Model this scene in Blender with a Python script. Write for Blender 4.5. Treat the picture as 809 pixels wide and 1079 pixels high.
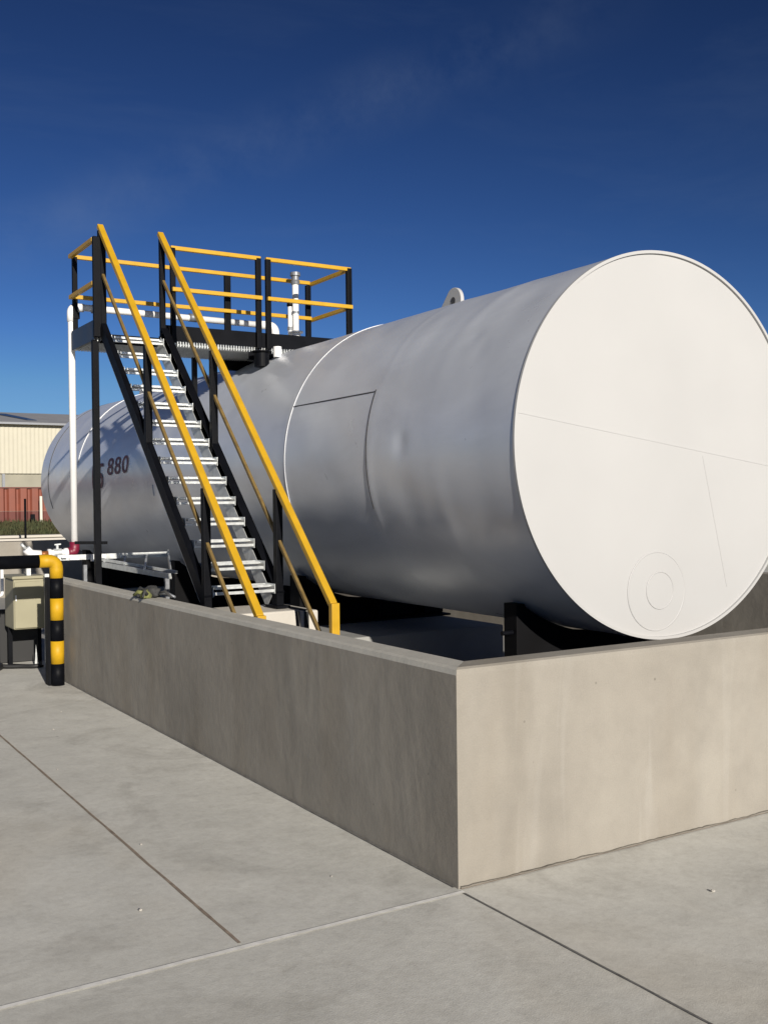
import bpy, bmesh, math, random
from mathutils import Vector, Matrix, noise
R = math.radians
random.seed(7)
for o in list(bpy.data.objects): bpy.data.objects.remove(o)
S = bpy.context.scene
COL = S.collection

# ------------------------------------------------------------------ camera
CAM = dict(x=-2.7479, y=-3.8585, z=1.7608, yaw=-0.5518, pit=-0.0107, rol=-0.0109, f=1106.3663)
cd = bpy.data.cameras.new('camera'); cam = bpy.data.objects.new('camera', cd); COL.objects.link(cam)
cd.sensor_fit = 'HORIZONTAL'; cd.sensor_width = 36.0; cd.lens = CAM['f'] / 809.0 * 36.0
cd.clip_start = 0.05; cd.clip_end = 3000
cy, sy = math.cos(CAM['yaw']), math.sin(CAM['yaw']); cp, sp = math.cos(CAM['pit']), math.sin(CAM['pit'])
f = Vector((-sy*cp, cy*cp, sp)); r = Vector((cy, sy, 0)); u = r.cross(f)
cr, sr = math.cos(CAM['rol']), math.sin(CAM['rol'])
r2 = cr*r + sr*u; u2 = -sr*r + cr*u
M = Matrix((r2, u2, -f)).transposed().to_4x4(); M.translation = Vector((CAM['x'], CAM['y'], CAM['z']))
cam.matrix_world = M
S.camera = cam

# ------------------------------------------------------------------ light
SUNV = Vector((0.165, 1.0, -0.34)).normalized()          # the way the sunlight travels
elev = math.asin(-SUNV.z); toward = -SUNV
w = bpy.data.worlds.new('World'); S.world = w; w.use_nodes = True
nt = w.node_tree; N = nt.nodes; L = nt.links
bg = N['Background']; sky = N.new('ShaderNodeTexSky'); sky.sky_type = 'NISHITA'; sky.sun_disc = False
sky.sun_elevation = elev; sky.sun_rotation = math.atan2(toward.x, toward.y)
sky.altitude = 2500; sky.air_density = 1.0; sky.dust_density = 0.2; sky.ozone_density = 8.0
gm = N.new('ShaderNodeGamma'); gm.inputs[1].default_value = 1.8; L.new(sky.outputs[0], gm.inputs[0])
ml = N.new('ShaderNodeMixRGB'); ml.blend_type = 'MULTIPLY'; ml.inputs[0].default_value = 1; ml.inputs[2].default_value = (.80, .335, .182, 1); L.new(gm.outputs[0], ml.inputs[1])
m2 = N.new('ShaderNodeMixRGB'); m2.blend_type = 'MULTIPLY'; m2.inputs[0].default_value = 1; m2.inputs[2].default_value = (1.2, 1.06, .95, 1); L.new(sky.outputs[0], m2.inputs[1])
hs = N.new('ShaderNodeMixRGB'); hs.blend_type = 'DARKEN'; hs.inputs[0].default_value = 1; L.new(ml.outputs[0], hs.inputs[1]); L.new(m2.outputs[0], hs.inputs[2])   # deep polarised blue overhead
# thin cirrus, laid out by direction
tc = N.new('ShaderNodeTexCoord'); mp = N.new('ShaderNodeMapping'); mp.inputs['Scale'].default_value = (1.2, 3.0, 9.0); mp.inputs['Rotation'].default_value = (0.35, 0.5, 0.2)
nz = N.new('ShaderNodeTexNoise'); nz.inputs['Scale'].default_value = 1.6; nz.inputs['Detail'].default_value = 7; nz.inputs['Roughness'].default_value = 0.62; nz.inputs['Distortion'].default_value = 0.6
rp = N.new('ShaderNodeValToRGB'); rp.color_ramp.elements[0].position = 0.50; rp.color_ramp.elements[1].position = 0.85
rp.color_ramp.elements[1].color = (.08, .08, .08, 1)
mx = N.new('ShaderNodeMixRGB'); mx.inputs[2].default_value = (2.6, 3.6, 5.2, 1)
L.new(tc.outputs['Generated'], mp.inputs[0]); L.new(mp.outputs[0], nz.inputs[0]); L.new(nz.outputs[0], rp.inputs[0])
L.new(rp.outputs[0], mx.inputs[0]); L.new(hs.outputs[0], mx.inputs[1]); L.new(mx.outputs[0], bg.inputs[0])
# one faint long cirrus streak high in the north
nv = N.new('ShaderNodeVectorMath'); nv.operation = 'DOT_PRODUCT'; nv.inputs[1].default_value = (0.46175, 0.11265, -0.87983); L.new(tc.outputs['Generated'], nv.inputs[0])
mv = N.new('ShaderNodeVectorMath'); mv.operation = 'DOT_PRODUCT'; mv.inputs[1].default_value = (0.4026, 0.85723, 0.32105); L.new(tc.outputs['Generated'], mv.inputs[0])
ab = N.new('ShaderNodeMath'); ab.operation = 'ABSOLUTE'; L.new(nv.outputs['Value'], ab.inputs[0])
r1 = N.new('ShaderNodeMapRange'); r1.interpolation_type = 'SMOOTHSTEP'; r1.inputs[1].default_value = .045; r1.inputs[2].default_value = 0.0; L.new(ab.outputs[0], r1.inputs[0])
r3 = N.new('ShaderNodeMapRange'); r3.interpolation_type = 'SMOOTHSTEP'; r3.inputs[1].default_value = .93; r3.inputs[2].default_value = .985; L.new(mv.outputs['Value'], r3.inputs[0])
n3 = N.new('ShaderNodeTexNoise'); n3.inputs['Scale'].default_value = 9; n3.inputs['Detail'].default_value = 8; n3.inputs['Roughness'].default_value = .65; L.new(tc.outputs['Generated'], n3.inputs[0])
r4 = N.new('ShaderNodeMapRange'); r4.inputs[1].default_value = .38; r4.inputs[2].default_value = .66; r4.inputs[4].default_value = .10; L.new(n3.outputs[0], r4.inputs[0])
k1 = N.new('ShaderNodeMath'); k1.operation = 'MULTIPLY'; L.new(r1.outputs[0], k1.inputs[0]); L.new(r3.outputs[0], k1.inputs[1])
k2 = N.new('ShaderNodeMath'); k2.operation = 'MULTIPLY'; L.new(k1.outputs[0], k2.inputs[0]); L.new(r4.outputs[0], k2.inputs[1])
mz = N.new('ShaderNodeMixRGB'); mz.inputs[2].default_value = (3.6, 4.6, 6.2, 1); L.new(k2.outputs[0], mz.inputs[0]); L.new(mx.outputs[0], mz.inputs[1]); L.new(mz.outputs[0], bg.inputs[0])
bg.inputs[1].default_value = 0.058
sd = bpy.data.lights.new('sun', 'SUN'); sun = bpy.data.objects.new('sun', sd); COL.objects.link(sun)
sd.energy = 5.0; sd.angle = R(0.53); sd.color = (1.0, 0.93, 0.82)
sun.rotation_euler = SUNV.to_track_quat('-Z', 'Y').to_euler()
vs = S.view_settings; vs.view_transform = 'Standard'; vs.look = 'None'; vs.exposure = 0.27; vs.gamma = 1.0; vs.use_curve_mapping = False

# ------------------------------------------------------------------ materials
def mat(name, col, rough=0.6, metal=0.0, spec=0.5, var=0.0, vscale=4.0, bump=0.0, bscale=40.0, dark=None, coat=0.0):
    m = bpy.data.materials.new(name); m.use_nodes = True
    n = m.node_tree.nodes; l = m.node_tree.links; b = n['Principled BSDF']
    b.inputs['Base Color'].default_value = (*col, 1); b.inputs['Roughness'].default_value = rough
    b.inputs['Metallic'].default_value = metal; b.inputs['Specular IOR Level'].default_value = spec
    b.inputs['Coat Weight'].default_value = coat
    t = n.new('ShaderNodeTexCoord')
    if var:
        z = n.new('ShaderNodeTexNoise'); z.inputs['Scale'].default_value = vscale; z.inputs['Detail'].default_value = 6
        l.new(t.outputs['Object'], z.inputs[0])
        c = n.new('ShaderNodeValToRGB'); c.color_ramp.elements[0].position = .3; c.color_ramp.elements[1].position = .7
        lo = dark or tuple(x*(1-var) for x in col); hi = tuple(min(1, x*(1+var*.6)) for x in col)
        c.color_ramp.elements[0].color = (*lo, 1); c.color_ramp.elements[1].color = (*hi, 1)
        l.new(z.outputs[0], c.inputs[0]); l.new(c.outputs[0], b.inputs['Base Color'])
        mr = n.new('ShaderNodeMapRange'); mr.inputs[3].default_value = rough-.08; mr.inputs[4].default_value = rough+.1
        l.new(z.outputs[0], mr.inputs[0]); l.new(mr.outputs[0], b.inputs['Roughness'])
    if bump:
        z2 = n.new('ShaderNodeTexNoise'); z2.inputs['Scale'].default_value = bscale; z2.inputs['Detail'].default_value = 5
        l.new(t.outputs['Object'], z2.inputs[0]); bp = n.new('ShaderNodeBump'); bp.inputs['Strength'].default_value = bump; bp.inputs['Distance'].default_value = .01
        l.new(z2.outputs[0], bp.inputs['Height']); l.new(bp.outputs[0], b.inputs['Normal'])
    return m

class G:                                              # small node-graph helper
    def __init__(s, m): s.m = m; s.n = m.node_tree.nodes; s.l = m.node_tree.links; s.b = s.n['Principled BSDF']; s.tc = s.n.new('ShaderNodeTexCoord')
    def noise(s, scale, detail=5, rough=.55, vec=None, sc=None, dist=0):
        z = s.n.new('ShaderNodeTexNoise'); z.inputs['Scale'].default_value = scale; z.inputs['Detail'].default_value = detail
        z.inputs['Roughness'].default_value = rough; z.inputs['Distortion'].default_value = dist
        v = s.tc.outputs['Object']
        if sc: mp = s.n.new('ShaderNodeMapping'); mp.inputs['Scale'].default_value = sc; s.l.new(v, mp.inputs[0]); v = mp.outputs[0]
        s.l.new(v, z.inputs[0]); return z.outputs[0]
    def ramp(s, fac, stops):
        c = s.n.new('ShaderNodeValToRGB'); e = c.color_ramp.elements
        while len(e) < len(stops): e.new(.5)
        for i, (p, q) in enumerate(stops): e[i].position = p; e[i].color = (*q, 1) if isinstance(q, tuple) else (q, q, q, 1)
        s.l.new(fac, c.inputs[0]); return c.outputs[0]
    def mix(s, mode, fac, a, b_):
        x = s.n.new('ShaderNodeMixRGB'); x.blend_type = mode
        for k, v in ((0, fac), (1, a), (2, b_)):
            if hasattr(v, 'links') or hasattr(v, 'is_linked'): s.l.new(v, x.inputs[k])
            elif k == 0: x.inputs[0].default_value = v
            else: x.inputs[k].default_value = (*v, 1)
        return x.outputs[0]
    def bump(s, parts):
        prev = None
        for h, st, d in parts:
            bp = s.n.new('ShaderNodeBump'); bp.inputs['Strength'].default_value = st; bp.inputs['Distance'].default_value = d
            s.l.new(h, bp.inputs['Height'])
            if prev: s.l.new(prev, bp.inputs['Normal'])
            prev = bp.outputs[0]
        s.l.new(prev, s.b.inputs['Normal'])

def concrete(name, c1, c2, streak=False, pores=True, big=1.0, stain=(.5, .45, .4)):
    m = mat(name, c1, .85, spec=.25); g = G(m)
    a = g.noise(big, 8, .6); col = g.ramp(a, [(.3, c1), (.7, c2)])
    b2 = g.noise(big*5, 6, .6); col = g.mix('MULTIPLY', .5, col, g.ramp(b2, [(.3, .8), (.62, 1.0)]))
    fine = g.noise(140, 4, .6); col = g.mix('MULTIPLY', .5, col, g.ramp(fine, [(.3, .82), (.6, 1.0)]))
    h = [(fine, .25, .004), (b2, .25, .02)]
    if streak:
        s1 = g.noise(1.0, 3, .5, sc=(1.6, 1.6, .6), dist=1.0)
        col = g.mix('MULTIPLY', .75, col, g.ramp(s1, [(.33, .80), (.5, .97), (.62, 1.0)]))
        s2 = g.noise(1.0, 3, .5, sc=(4.5, 4.5, .35), dist=1.2)
        col = g.mix('SCREEN', .12, col, g.ramp(s2, [(.64, 0.0), (.72, .22)]))
        s3 = g.noise(.8, 3, .5, sc=(2.2, 2.2, .5)); col = g.mix('MULTIPLY', .6, col, g.ramp(s3, [(.35, stain), (.52, (1., 1., 1.))]))
        h.append((s1, .22, .03))
    if pores:
        v = g.n.new('ShaderNodeTexVoronoi'); v.inputs['Scale'].default_value = 5.5; g.l.new(g.tc.outputs['Object'], v.inputs[0])
        p = g.ramp(v.outputs['Distance'], [(.022, .35), (.05, 1.0)]); col = g.mix('MULTIPLY', .55, col, p)
    g.l.new(col, g.b.inputs['Base Color']); g.bump(h); return m

MT = {}
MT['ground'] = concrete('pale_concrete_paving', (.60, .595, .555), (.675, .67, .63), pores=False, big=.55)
g = G(MT['ground'])                                   # dark scuffs and smears
src = g.b.inputs['Base Color'].links[0].from_socket
s = g.noise(.9, 7, .65, dist=1.2); c = g.mix('MULTIPLY', .75, src, g.ramp(s, [(.30, (.70, .69, .68)), (.47, (1., 1., 1.))]))
s = g.noise(26, 8, .75); c = g.mix('MULTIPLY', .5, c, g.ramp(s, [(.36, (.80, .79, .78)), (.56, (1., 1., 1.))]))
s = g.noise(6, 8, .7, dist=.5); c = g.mix('MULTIPLY', .45, c, g.ramp(s, [(.34, (.80, .79, .78)), (.52, (1., 1., 1.))]))
s = g.noise(.45, 4, .6, sc=(1, .5, 1)); c = g.mix('MULTIPLY', .6, c, g.ramp(s, [(.55, (1., 1., 1.)), (.75, (.93, .85, .74))]))
v = g.n.new('ShaderNodeTexVoronoi'); v.inputs['Scale'].default_value = 2.2; g.l.new(g.tc.outputs['Object'], v.inputs[0])
c = g.mix('MULTIPLY', .6, c, g.ramp(v.outputs['Distance'], [(.012, .3), (.03, 1.0)])); g.l.new(c, g.b.inputs['Base Color'])
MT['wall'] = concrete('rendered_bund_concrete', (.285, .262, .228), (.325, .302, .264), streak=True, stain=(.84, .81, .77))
MT['cap'] = concrete('sunlit_wall_top', (.44, .425, .385), (.50, .485, .44), pores=False)  # paler than the wall: sun on the top painted into the colour
MT['block'] = concrete('block_concrete', (.5, .47, .42), (.56, .53, .48))
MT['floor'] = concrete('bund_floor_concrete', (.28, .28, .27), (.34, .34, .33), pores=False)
MT['black'] = mat('black_steel_paint', (.0035, .004, .006), .5, spec=.09, var=.3, vscale=7, bump=.08, bscale=90)
MT['endkick'] = mat('skylit_black_steel', (.03, .033, .04), .4, spec=.5, var=.4, vscale=6)  # greyer black, with light reflected off the end plate painted in
MT['saddle'] = mat('black_saddle_paint', (.004, .004, .005), .7, spec=.12, var=.3)
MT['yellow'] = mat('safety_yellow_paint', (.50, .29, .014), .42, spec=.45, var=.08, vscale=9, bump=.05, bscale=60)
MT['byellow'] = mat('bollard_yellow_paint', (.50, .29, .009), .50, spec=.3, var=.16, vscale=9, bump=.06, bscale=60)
MT['dull'] = mat('dull_yellow_paint', (.17, .115, .04), .6, spec=.3, var=.25, vscale=14)  # darker, browner yellow used on the mid rails
MT['galv'] = mat('galvanised_steel', (.62, .64, .64), .42, metal=.55, var=.18, vscale=18, bump=.1, bscale=70)
MT['white'] = mat('white_pipe_plastic', (.80, .80, .80), .35, spec=.5, var=.04)
MT['endwhite'] = mat('white_tank_paint', (.437, .436, .436), .5, spec=.4, var=.025, vscale=1.5, bump=.04, bscale=2.5)
MT['seamwhite'] = mat('bare_white_weld', (.62, .63, .65), .5)
MT['seam'] = mat('dark_weld_line', (.05, .05, .055), .7)
MT['maroon'] = mat('maroon_primer', (.16, .008, .03), .45)
MT['brown'] = mat('brass_brown_fitting', (.28, .10, .03), .5, metal=.4)
MT['cream'] = mat('cream_enclosure_paint', (.29, .27, .185), .5, spec=.35, var=.05, vscale=5)
MT['creamside'] = MT['cream']
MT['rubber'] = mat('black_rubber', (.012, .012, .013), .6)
MT['greycap'] = mat('grey_vent_metal', (.22, .23, .25), .5, metal=.5, var=.2, vscale=30)
MT['marking'] = mat('maroon_stencil_paint', (.14, .05, .075), .6)
MT['olive'] = mat('olive_fabric', (.17, .18, .06), .85, var=.3, vscale=30, bump=.5, bscale=90)
MT['darkcloth'] = mat('dark_grey_fabric', (.05, .05, .05), .85, var=.4, vscale=30, bump=.5, bscale=90)
MT['cladding'] = mat('cream_metal_cladding', (.47, .445, .36), .6, var=.05, vscale=1.2)
MT['cladlow'] = mat('dirty_lower_cladding', (.28, .265, .21), .7, var=.1, vscale=1.0)
MT['roof'] = mat('grey_metal_roof', (.34, .34, .34), .5, metal=.2, var=.08, vscale=.4)
MT['skylight'] = mat('roof_skylight', (.03, .05, .09), .3)
MT['fence'] = mat('red_brown_sheet_fence', (.21, .060, .036), .6, var=.15, vscale=1.5)
MT['fencelow'] = mat('red_brown_sheet_fence_base', (.13, .036, .028), .7, var=.2, vscale=1.5)
MT['grass'] = mat('grass', (.048, .060, .030), .95, spec=.1, var=.5, vscale=1.2, dark=(.06, .05, .025))
MT['soil'] = mat('dark_garden_soil', (.045, .035, .032), .95, spec=.1, var=.4, vscale=2)
MT['drive'] = mat('beige_driveway', (.62, .58, .50), .9, spec=.1, var=.08, vscale=.3)
MT['kerb'] = mat('kerb_concrete', (.5, .47, .42), .9)
MT['verge'] = mat('dry_verge', (.22, .19, .11), .95, spec=.1, var=.4, vscale=.8)
MT['post'] = mat('pale_post', (.62, .58, .5), .7)
MT['jlight'] = mat('pale_joint_sealant', (.80, .79, .76), .8, var=.15, vscale=20)
MT['jbrown'] = mat('brown_joint_filler', (.27, .215, .17), .9, var=.4, vscale=14)
MT['jdark'] = mat('dark_joint_filler', (.15, .145, .14), .9, var=.4, vscale=14)

# silver tank paint
m = mat('silver_tank_paint', (.5, .51, .53), .34, metal=.16, spec=.5); g = G(m)
a = g.noise(1.1, 6, .6); col = g.ramp(a, [(.3, (.60, .63, .695)), (.7, (.67, .705, .77))])
b2 = g.noise(1.0, 6, .65, sc=(1.6, .5, 1.6), dist=.8); col = g.mix('MULTIPLY', .45, col, g.ramp(b2, [(.35, .80), (.55, 1.0)]))
g.l.new(col, g.b.inputs['Base Color'])
rr = g.ramp(g.noise(2.2, 5, .6, dist=.5), [(.3, .27), (.7, .36)]); g.l.new(rr, g.b.inputs['Roughness'])
brush = g.noise(1.0, 5, .6, sc=(10, 1.2, 10)); g.bump([(brush, .04, .008)])
MT['silver'] = m

# ------------------------------------------------------------------ mesh helpers
def obj(name, bm, m, parent=None, smooth=False, bevel=0, seg=2):
    me = bpy.data.meshes.new(name); bmesh.ops.recalc_face_normals(bm, faces=bm.faces[:]) ; bm.to_mesh(me); bm.free()
    ms = m if isinstance(m, (list, tuple)) else [m]
    for x in ms: me.materials.append(x)
    o = bpy.data.objects.new(name, me); COL.objects.link(o)
    if smooth:
        for p in me.polygons: p.use_smooth = True
    if bevel:
        b = o.modifiers.new('bevel', 'BEVEL'); b.width = bevel; b.segments = seg; b.limit_method = 'ANGLE'; b.angle_limit = R(40)
    if parent: o.parent = parent; o.matrix_parent_inverse = Matrix.Translation(-parent.location)
    return o
def tag(o, label, cat, group=None):
    o['label'] = label; o['category'] = cat
    if group: o['group'] = group
    return o
def thing(name, label, cat, loc=(0, 0, 0), group=None):
    o = bpy.data.objects.new(name, None); COL.objects.link(o); o.location = loc; o.empty_display_size = .1
    return tag(o, label, cat, group)
def struct(name, bm, m, **k):
    o = obj(name, bm, m, **k); o['kind'] = 'structure'; return o
def B(): return bmesh.new()
def box(bm, a, b, mi=0):
    x0, y0, z0 = a; x1, y1, z1 = b
    v = [bm.verts.new(p) for p in [(x0,y0,z0),(x1,y0,z0),(x1,y1,z0),(x0,y1,z0),(x0,y0,z1),(x1,y0,z1),(x1,y1,z1),(x0,y1,z1)]]
    for q in [(0,3,2,1),(4,5,6,7),(0,1,5,4),(1,2,6,5),(2,3,7,6),(3,0,4,7)]:
        bm.faces.new([v[i] for i in q]).material_index = mi
    return bm
def beam(bm, p, q, w, h, up=(0, 0, 1)):
    p, q = Vector(p), Vector(q); d = (q-p).normalized(); s_ = d.cross(Vector(up))
    if s_.length < 1e-4: s_ = d.cross(Vector((1, 0, 0)))
    s_.normalize(); t = s_.cross(d).normalized(); vs_ = []
    for c in (p, q):
        for a, b in ((-1,-1),(1,-1),(1,1),(-1,1)): vs_.append(bm.verts.new(c + s_*a*w/2 + t*b*h/2))
    for k in [(0,1,2,3),(7,6,5,4),(0,4,5,1),(1,5,6,2),(2,6,7,3),(3,7,4,0)]: bm.faces.new([vs_[i] for i in k])
    return bm
def cbeam(bm, p, q, w, h, t=.008, up=(0,0,1), flip=1):      # channel section: web + two flanges
    p, q = Vector(p), Vector(q); d = (q-p).normalized(); s_ = d.cross(Vector(up)).normalized(); n = s_.cross(d).normalized()
    beam(bm, p + s_*flip*(w/2-t/2), q + s_*flip*(w/2-t/2), t, h, up)
    for k in (-1, 1): beam(bm, p + n*k*(h/2-t/2) - s_*flip*t/2, q + n*k*(h/2-t/2) - s_*flip*t/2, w-t-.001, t, up)
    return bm
def fillet(pts, rad, n=7):
    P = [Vector(p) for p in pts]; out = [P[0]]
    for i in range(1, len(P)-1):
        a, b, c = P[i-1], P[i], P[i+1]; u_ = (a-b).normalized(); v_ = (c-b).normalized()
        ang = u_.angle(v_)
        if abs(ang-math.pi) < .02: out.append(b); continue
        t = min(rad/math.tan(ang/2), (a-b).length*.49, (c-b).length*.49)
        p0, p1 = b+u_*t, b+v_*t
        for k in range(n+1):
            s_ = k/n; out.append(p0*(1-s_)**2 + b*2*s_*(1-s_) + p1*s_**2)
    out.append(P[-1]); return out
def tube(bm, pts, rad, n=16, cap=True):
    P = [Vector(p) for p in pts]; rings = []; ref = None
    for i, p in enumerate(P):
        d = (P[min(i+1, len(P)-1)] - P[max(i-1, 0)]).normalized()
        if ref is None: ref = d.orthogonal().normalized()
        ref = (ref - d*ref.dot(d)).normalized(); b = d.cross(ref)
        rd = rad[i] if isinstance(rad, (list, tuple)) else rad
        rings.append([bm.verts.new(p + (ref*math.cos(a)+b*math.sin(a))*rd) for a in [2*math.pi*k/n for k in range(n)]])
    for i in range(len(rings)-1):
        for k in range(n): bm.faces.new([rings[i][k], rings[i][(k+1)%n], rings[i+1][(k+1)%n], rings[i+1][k]])
    if cap: bm.faces.new(rings[0][::-1]); bm.faces.new(rings[-1])
    return bm
def smooth_caps(o, ang=40):
    me = o.data
    for p in me.polygons: p.use_smooth = len(p.vertices) <= 4
    return o
def pipe(name, pts, rad, m, parent=None, fr=0, n=16):
    if fr: pts = fillet(pts, fr)
    return smooth_caps(obj(name, tube(B(), pts, rad, n), m, parent))
def prism(bm, poly, axis, a, b):                          # polygon in the plane across 'axis', extruded a..b
    def P(q, t): return {'x': (t, q[0], q[1]), 'y': (q[0], t, q[1]), 'z': (q[0], q[1], t)}[axis]
    v0 = [bm.verts.new(P(q, a)) for q in poly]; v1 = [bm.verts.new(P(q, b)) for q in poly]
    bm.faces.new(v0[::-1]); bm.faces.new(v1)
    for i in range(len(poly)): j = (i+1) % len(poly); bm.faces.new([v0[i], v0[j], v1[j], v1[i]])
    return bm

# ------------------------------------------------------------------ ground and far setting
def sheet(name, x0, y0, x1, y1, z, m):
    bm = B(); vs_ = [bm.verts.new(p) for p in [(x0,y0,z),(x1,y0,z),(x1,y1,z),(x0,y1,z)]]; bm.faces.new(vs_)
    return struct(name, bm, m)
sheet('ground', -900, -900, 900, 1500, 0, MT['ground'])
def joint(name, p, q, w, m, z=.004):
    p, q = Vector((*p, 0)), Vector((*q, 0)); d = (q-p).normalized(); n_ = Vector((-d.y, d.x, 0)); bm = B(); k = int((q-p).length/.12); A = []
    for i in range(k+1):
        c = p.lerp(q, i/k); ww = w*(.5 + .16*noise.noise(c*9)+.1*noise.noise(c*31)); off = .0025*noise.noise(c*4)
        A.append((bm.verts.new(c + n_*(ww+off) + Vector((0,0,z))), bm.verts.new(c - n_*(ww-off) + Vector((0,0,z)))))
    for i in range(k): bm.faces.new([A[i][0], A[i][1], A[i+1][1], A[i+1][0]])
    return struct(name, bm, m)
joint('paving_joint', (-12, -.04), (-.0, -.04), .026, MT['jlight'])
joint('paving_joint', (-1.07, .0), (-1.07, 11), .014, MT['jbrown'])
joint('paving_joint', (-.01, -.06), (-.01, -8), .011, MT['jdark'])
joint('paving_joint', (.006, -.012), (14, -.012), .012, MT['jbrown'], .0045)
joint('paving_joint', (-.008, .02), (-.008, 7.3), .010, MT['jdark'], .0045)
sheet('driveway', -60, 17, 90, 41.5, .004, MT['drive'])
sheet('garden_bed', -60, 41.6, 90, 48.2, .03, MT['soil'])
bm = B(); box(bm, (-60, 48.3, 0), (90, 48.9, .12)); struct('kerb', bm, MT['kerb'], bevel=.02)
sheet('verge', -60, 49, 90, 57, .02, MT['verge'])
bm = B(); box(bm, (-60, 53.2, 0), (90, 54.2, .14)); struct('kerb', bm, MT['kerb'], bevel=.02)
bm = B(); nx, ny = 150, 16; grid = []                      # grassy bank
for j in range(ny+1):
    row = []
    for i in range(nx+1):
        x = -60+150*i/nx; t = j/ny; y = 56+14*t; z = .02 + .62*min(1, max(0, t*1.45))**.8 + .10*noise.noise(Vector((x*.4, y*.5, 1)))*min(1, t*4)
        row.append(bm.verts.new((x, y, z)))
    grid.append(row)
for j in range(ny):
    for i in range(nx): bm.faces.new([grid[j][i], grid[j][i+1], grid[j+1][i+1], grid[j+1][i]])
struct('grass_bank', bm, MT['grass'], smooth=True)
bm = B(); box(bm, (-60, 70, .0), (90, 130, .6)); struct('yard_terrace', bm, MT['verge'])
bm = B()
for k in range(9000):
    x = random.uniform(2, 34); y = random.uniform(56.3, 65.8); t = (y-56)/14; z = .0 + .62*min(1, t*1.45)**.8; h = random.uniform(.12, .38); a = random.random()*6.28; dx, dy = .04*math.cos(a), .04*math.sin(a)
    lx, ly = random.uniform(-.1, .1), random.uniform(-.1, .1)
    bm.faces.new([bm.verts.new((x-dx, y-dy, z)), bm.verts.new((x+dx, y+dy, z)), bm.verts.new((x+lx, y+ly, z+h))])
o = obj('grass', bm, MT['grass']); o['kind'] = 'stuff'; o['label'] = 'green and straw coloured grass on the bank below the red fence'

# warehouse
wh = thing('warehouse', 'long cream metal clad warehouse with low grey roof behind red fence', 'warehouse', (35, 100, 0))
bm = B(); x0, x1 = -25, 42; n_ = 670; up, lo = [], []
for i in range(n_+1):
    x = x0+(x1-x0)*i/n_; y = 100 + (.03 if i % 4 < 2 else 0.0)
    lo.append(bm.verts.new((x, y, 4.75))); up.append(bm.verts.new((x, y, 9.45)))
for i in range(n_): bm.faces.new([lo[i], lo[i+1], up[i+1], up[i]])
box(bm, (x0, 100.05, 4.75), (x1, 128, 9.45)); obj('upper_cladding', bm, MT['cladding'], wh)
bm = B(); box(bm, (x0, 100.25, .5), (x1, 128, 4.72)); obj('lower_wall', bm, MT['cladlow'], wh)
for k in range(9):
    bm = B(); box(bm, (18.7-7*k+14, 100.0, .5), (18.95-7*k+14, 100.22, 4.72)); obj('column', bm, MT['greycap'], wh)
bm = B(); prism(bm, [(99.4, 9.45), (99.4, 9.62), (114, 11.75), (128.6, 9.62), (128.6, 9.45)], 'x', x0-.4, x1+.4); rf = obj('roof', bm, MT['roof'], wh)
bm = B(); box(bm, (x0-.4, 99.28, 9.42), (x1+.4, 99.39, 9.60)); obj('gutter', bm, MT['greycap'], rf)
for xs in (21.0, 6.0, -9.0, 34.0):
    bm = B(); z = lambda y: 9.62 + (y-99.4)*2.13/14.6 + .03
    vs_ = [bm.verts.new(p) for p in [(xs+.6, 102.2, z(102.2)), (xs+1.5, 102.2, z(102.2)), (xs+.3, 110.5, z(110.5)), (xs-1.0, 110.5, z(110.5))]]; fc = bm.faces.new(vs_)
    rr_ = bmesh.ops.extrude_face_region(bm, geom=[fc]); bmesh.ops.translate(bm, vec=(0, 0, .05), verts=[v_ for v_ in rr_['geom'] if isinstance(v_, bmesh.types.BMVert)])
    obj('skylight', bm, MT['skylight'], rf)
# fence
fn = thing('sheet_metal_fence', 'red brown corrugated metal fence running below the cream warehouse', 'fence', (10, 66, .5))
def corr(z0, z1, y, name, m):
    bm = B(); a, b = [], []; X0, X1, st = -40, 60, .12
    k = int((X1-X0)/st)
    for i in range(k+1):
        x = X0+st*i; yy = y + (.16 if (i % 6) in (0, 1) else 0)
        a.append(bm.verts.new((x, yy, z0))); b.append(bm.verts.new((x, yy, z1)))
    for i in range(k): bm.faces.new([a[i], a[i+1], b[i+1], b[i]])
    o = obj(name, bm, m, fn); sm = o.modifiers.new('thick', 'SOLIDIFY'); sm.thickness = .02; return o
corr(1.35, 2.82, 66, 'upper_sheeting', MT['fence']); corr(.45, 1.34, 66.02, 'lower_sheeting', MT['fencelow'])
bm = B(); box(bm, (-40, 65.93, 2.825), (60, 66.1, 2.90)); obj('top_rail', bm, MT['fencelow'], fn)
bm = B(); box(bm, (13.76, 65.0, .4), (13.92, 65.16, 2.3)); tag(obj('white_post', bm, MT['post'], bevel=.02), 'pale square post standing in grass before the red fence', 'post')
bm = B(); tube(bm, [(9.15, 48.7, .1), (9.15, 48.7, 2.05)], .055, 10); tag(obj('black_post', bm, MT['black']), 'thin black post at the kerb in front of the red fence', 'post')
bm = B(); box(bm, (13.1, 64.6, .45), (13.36, 64.8, 1.15)); tag(obj('marker_post', bm, MT['black'], bevel=.03), 'short dark marker beside the foot of the pale post', 'marker')

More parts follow.
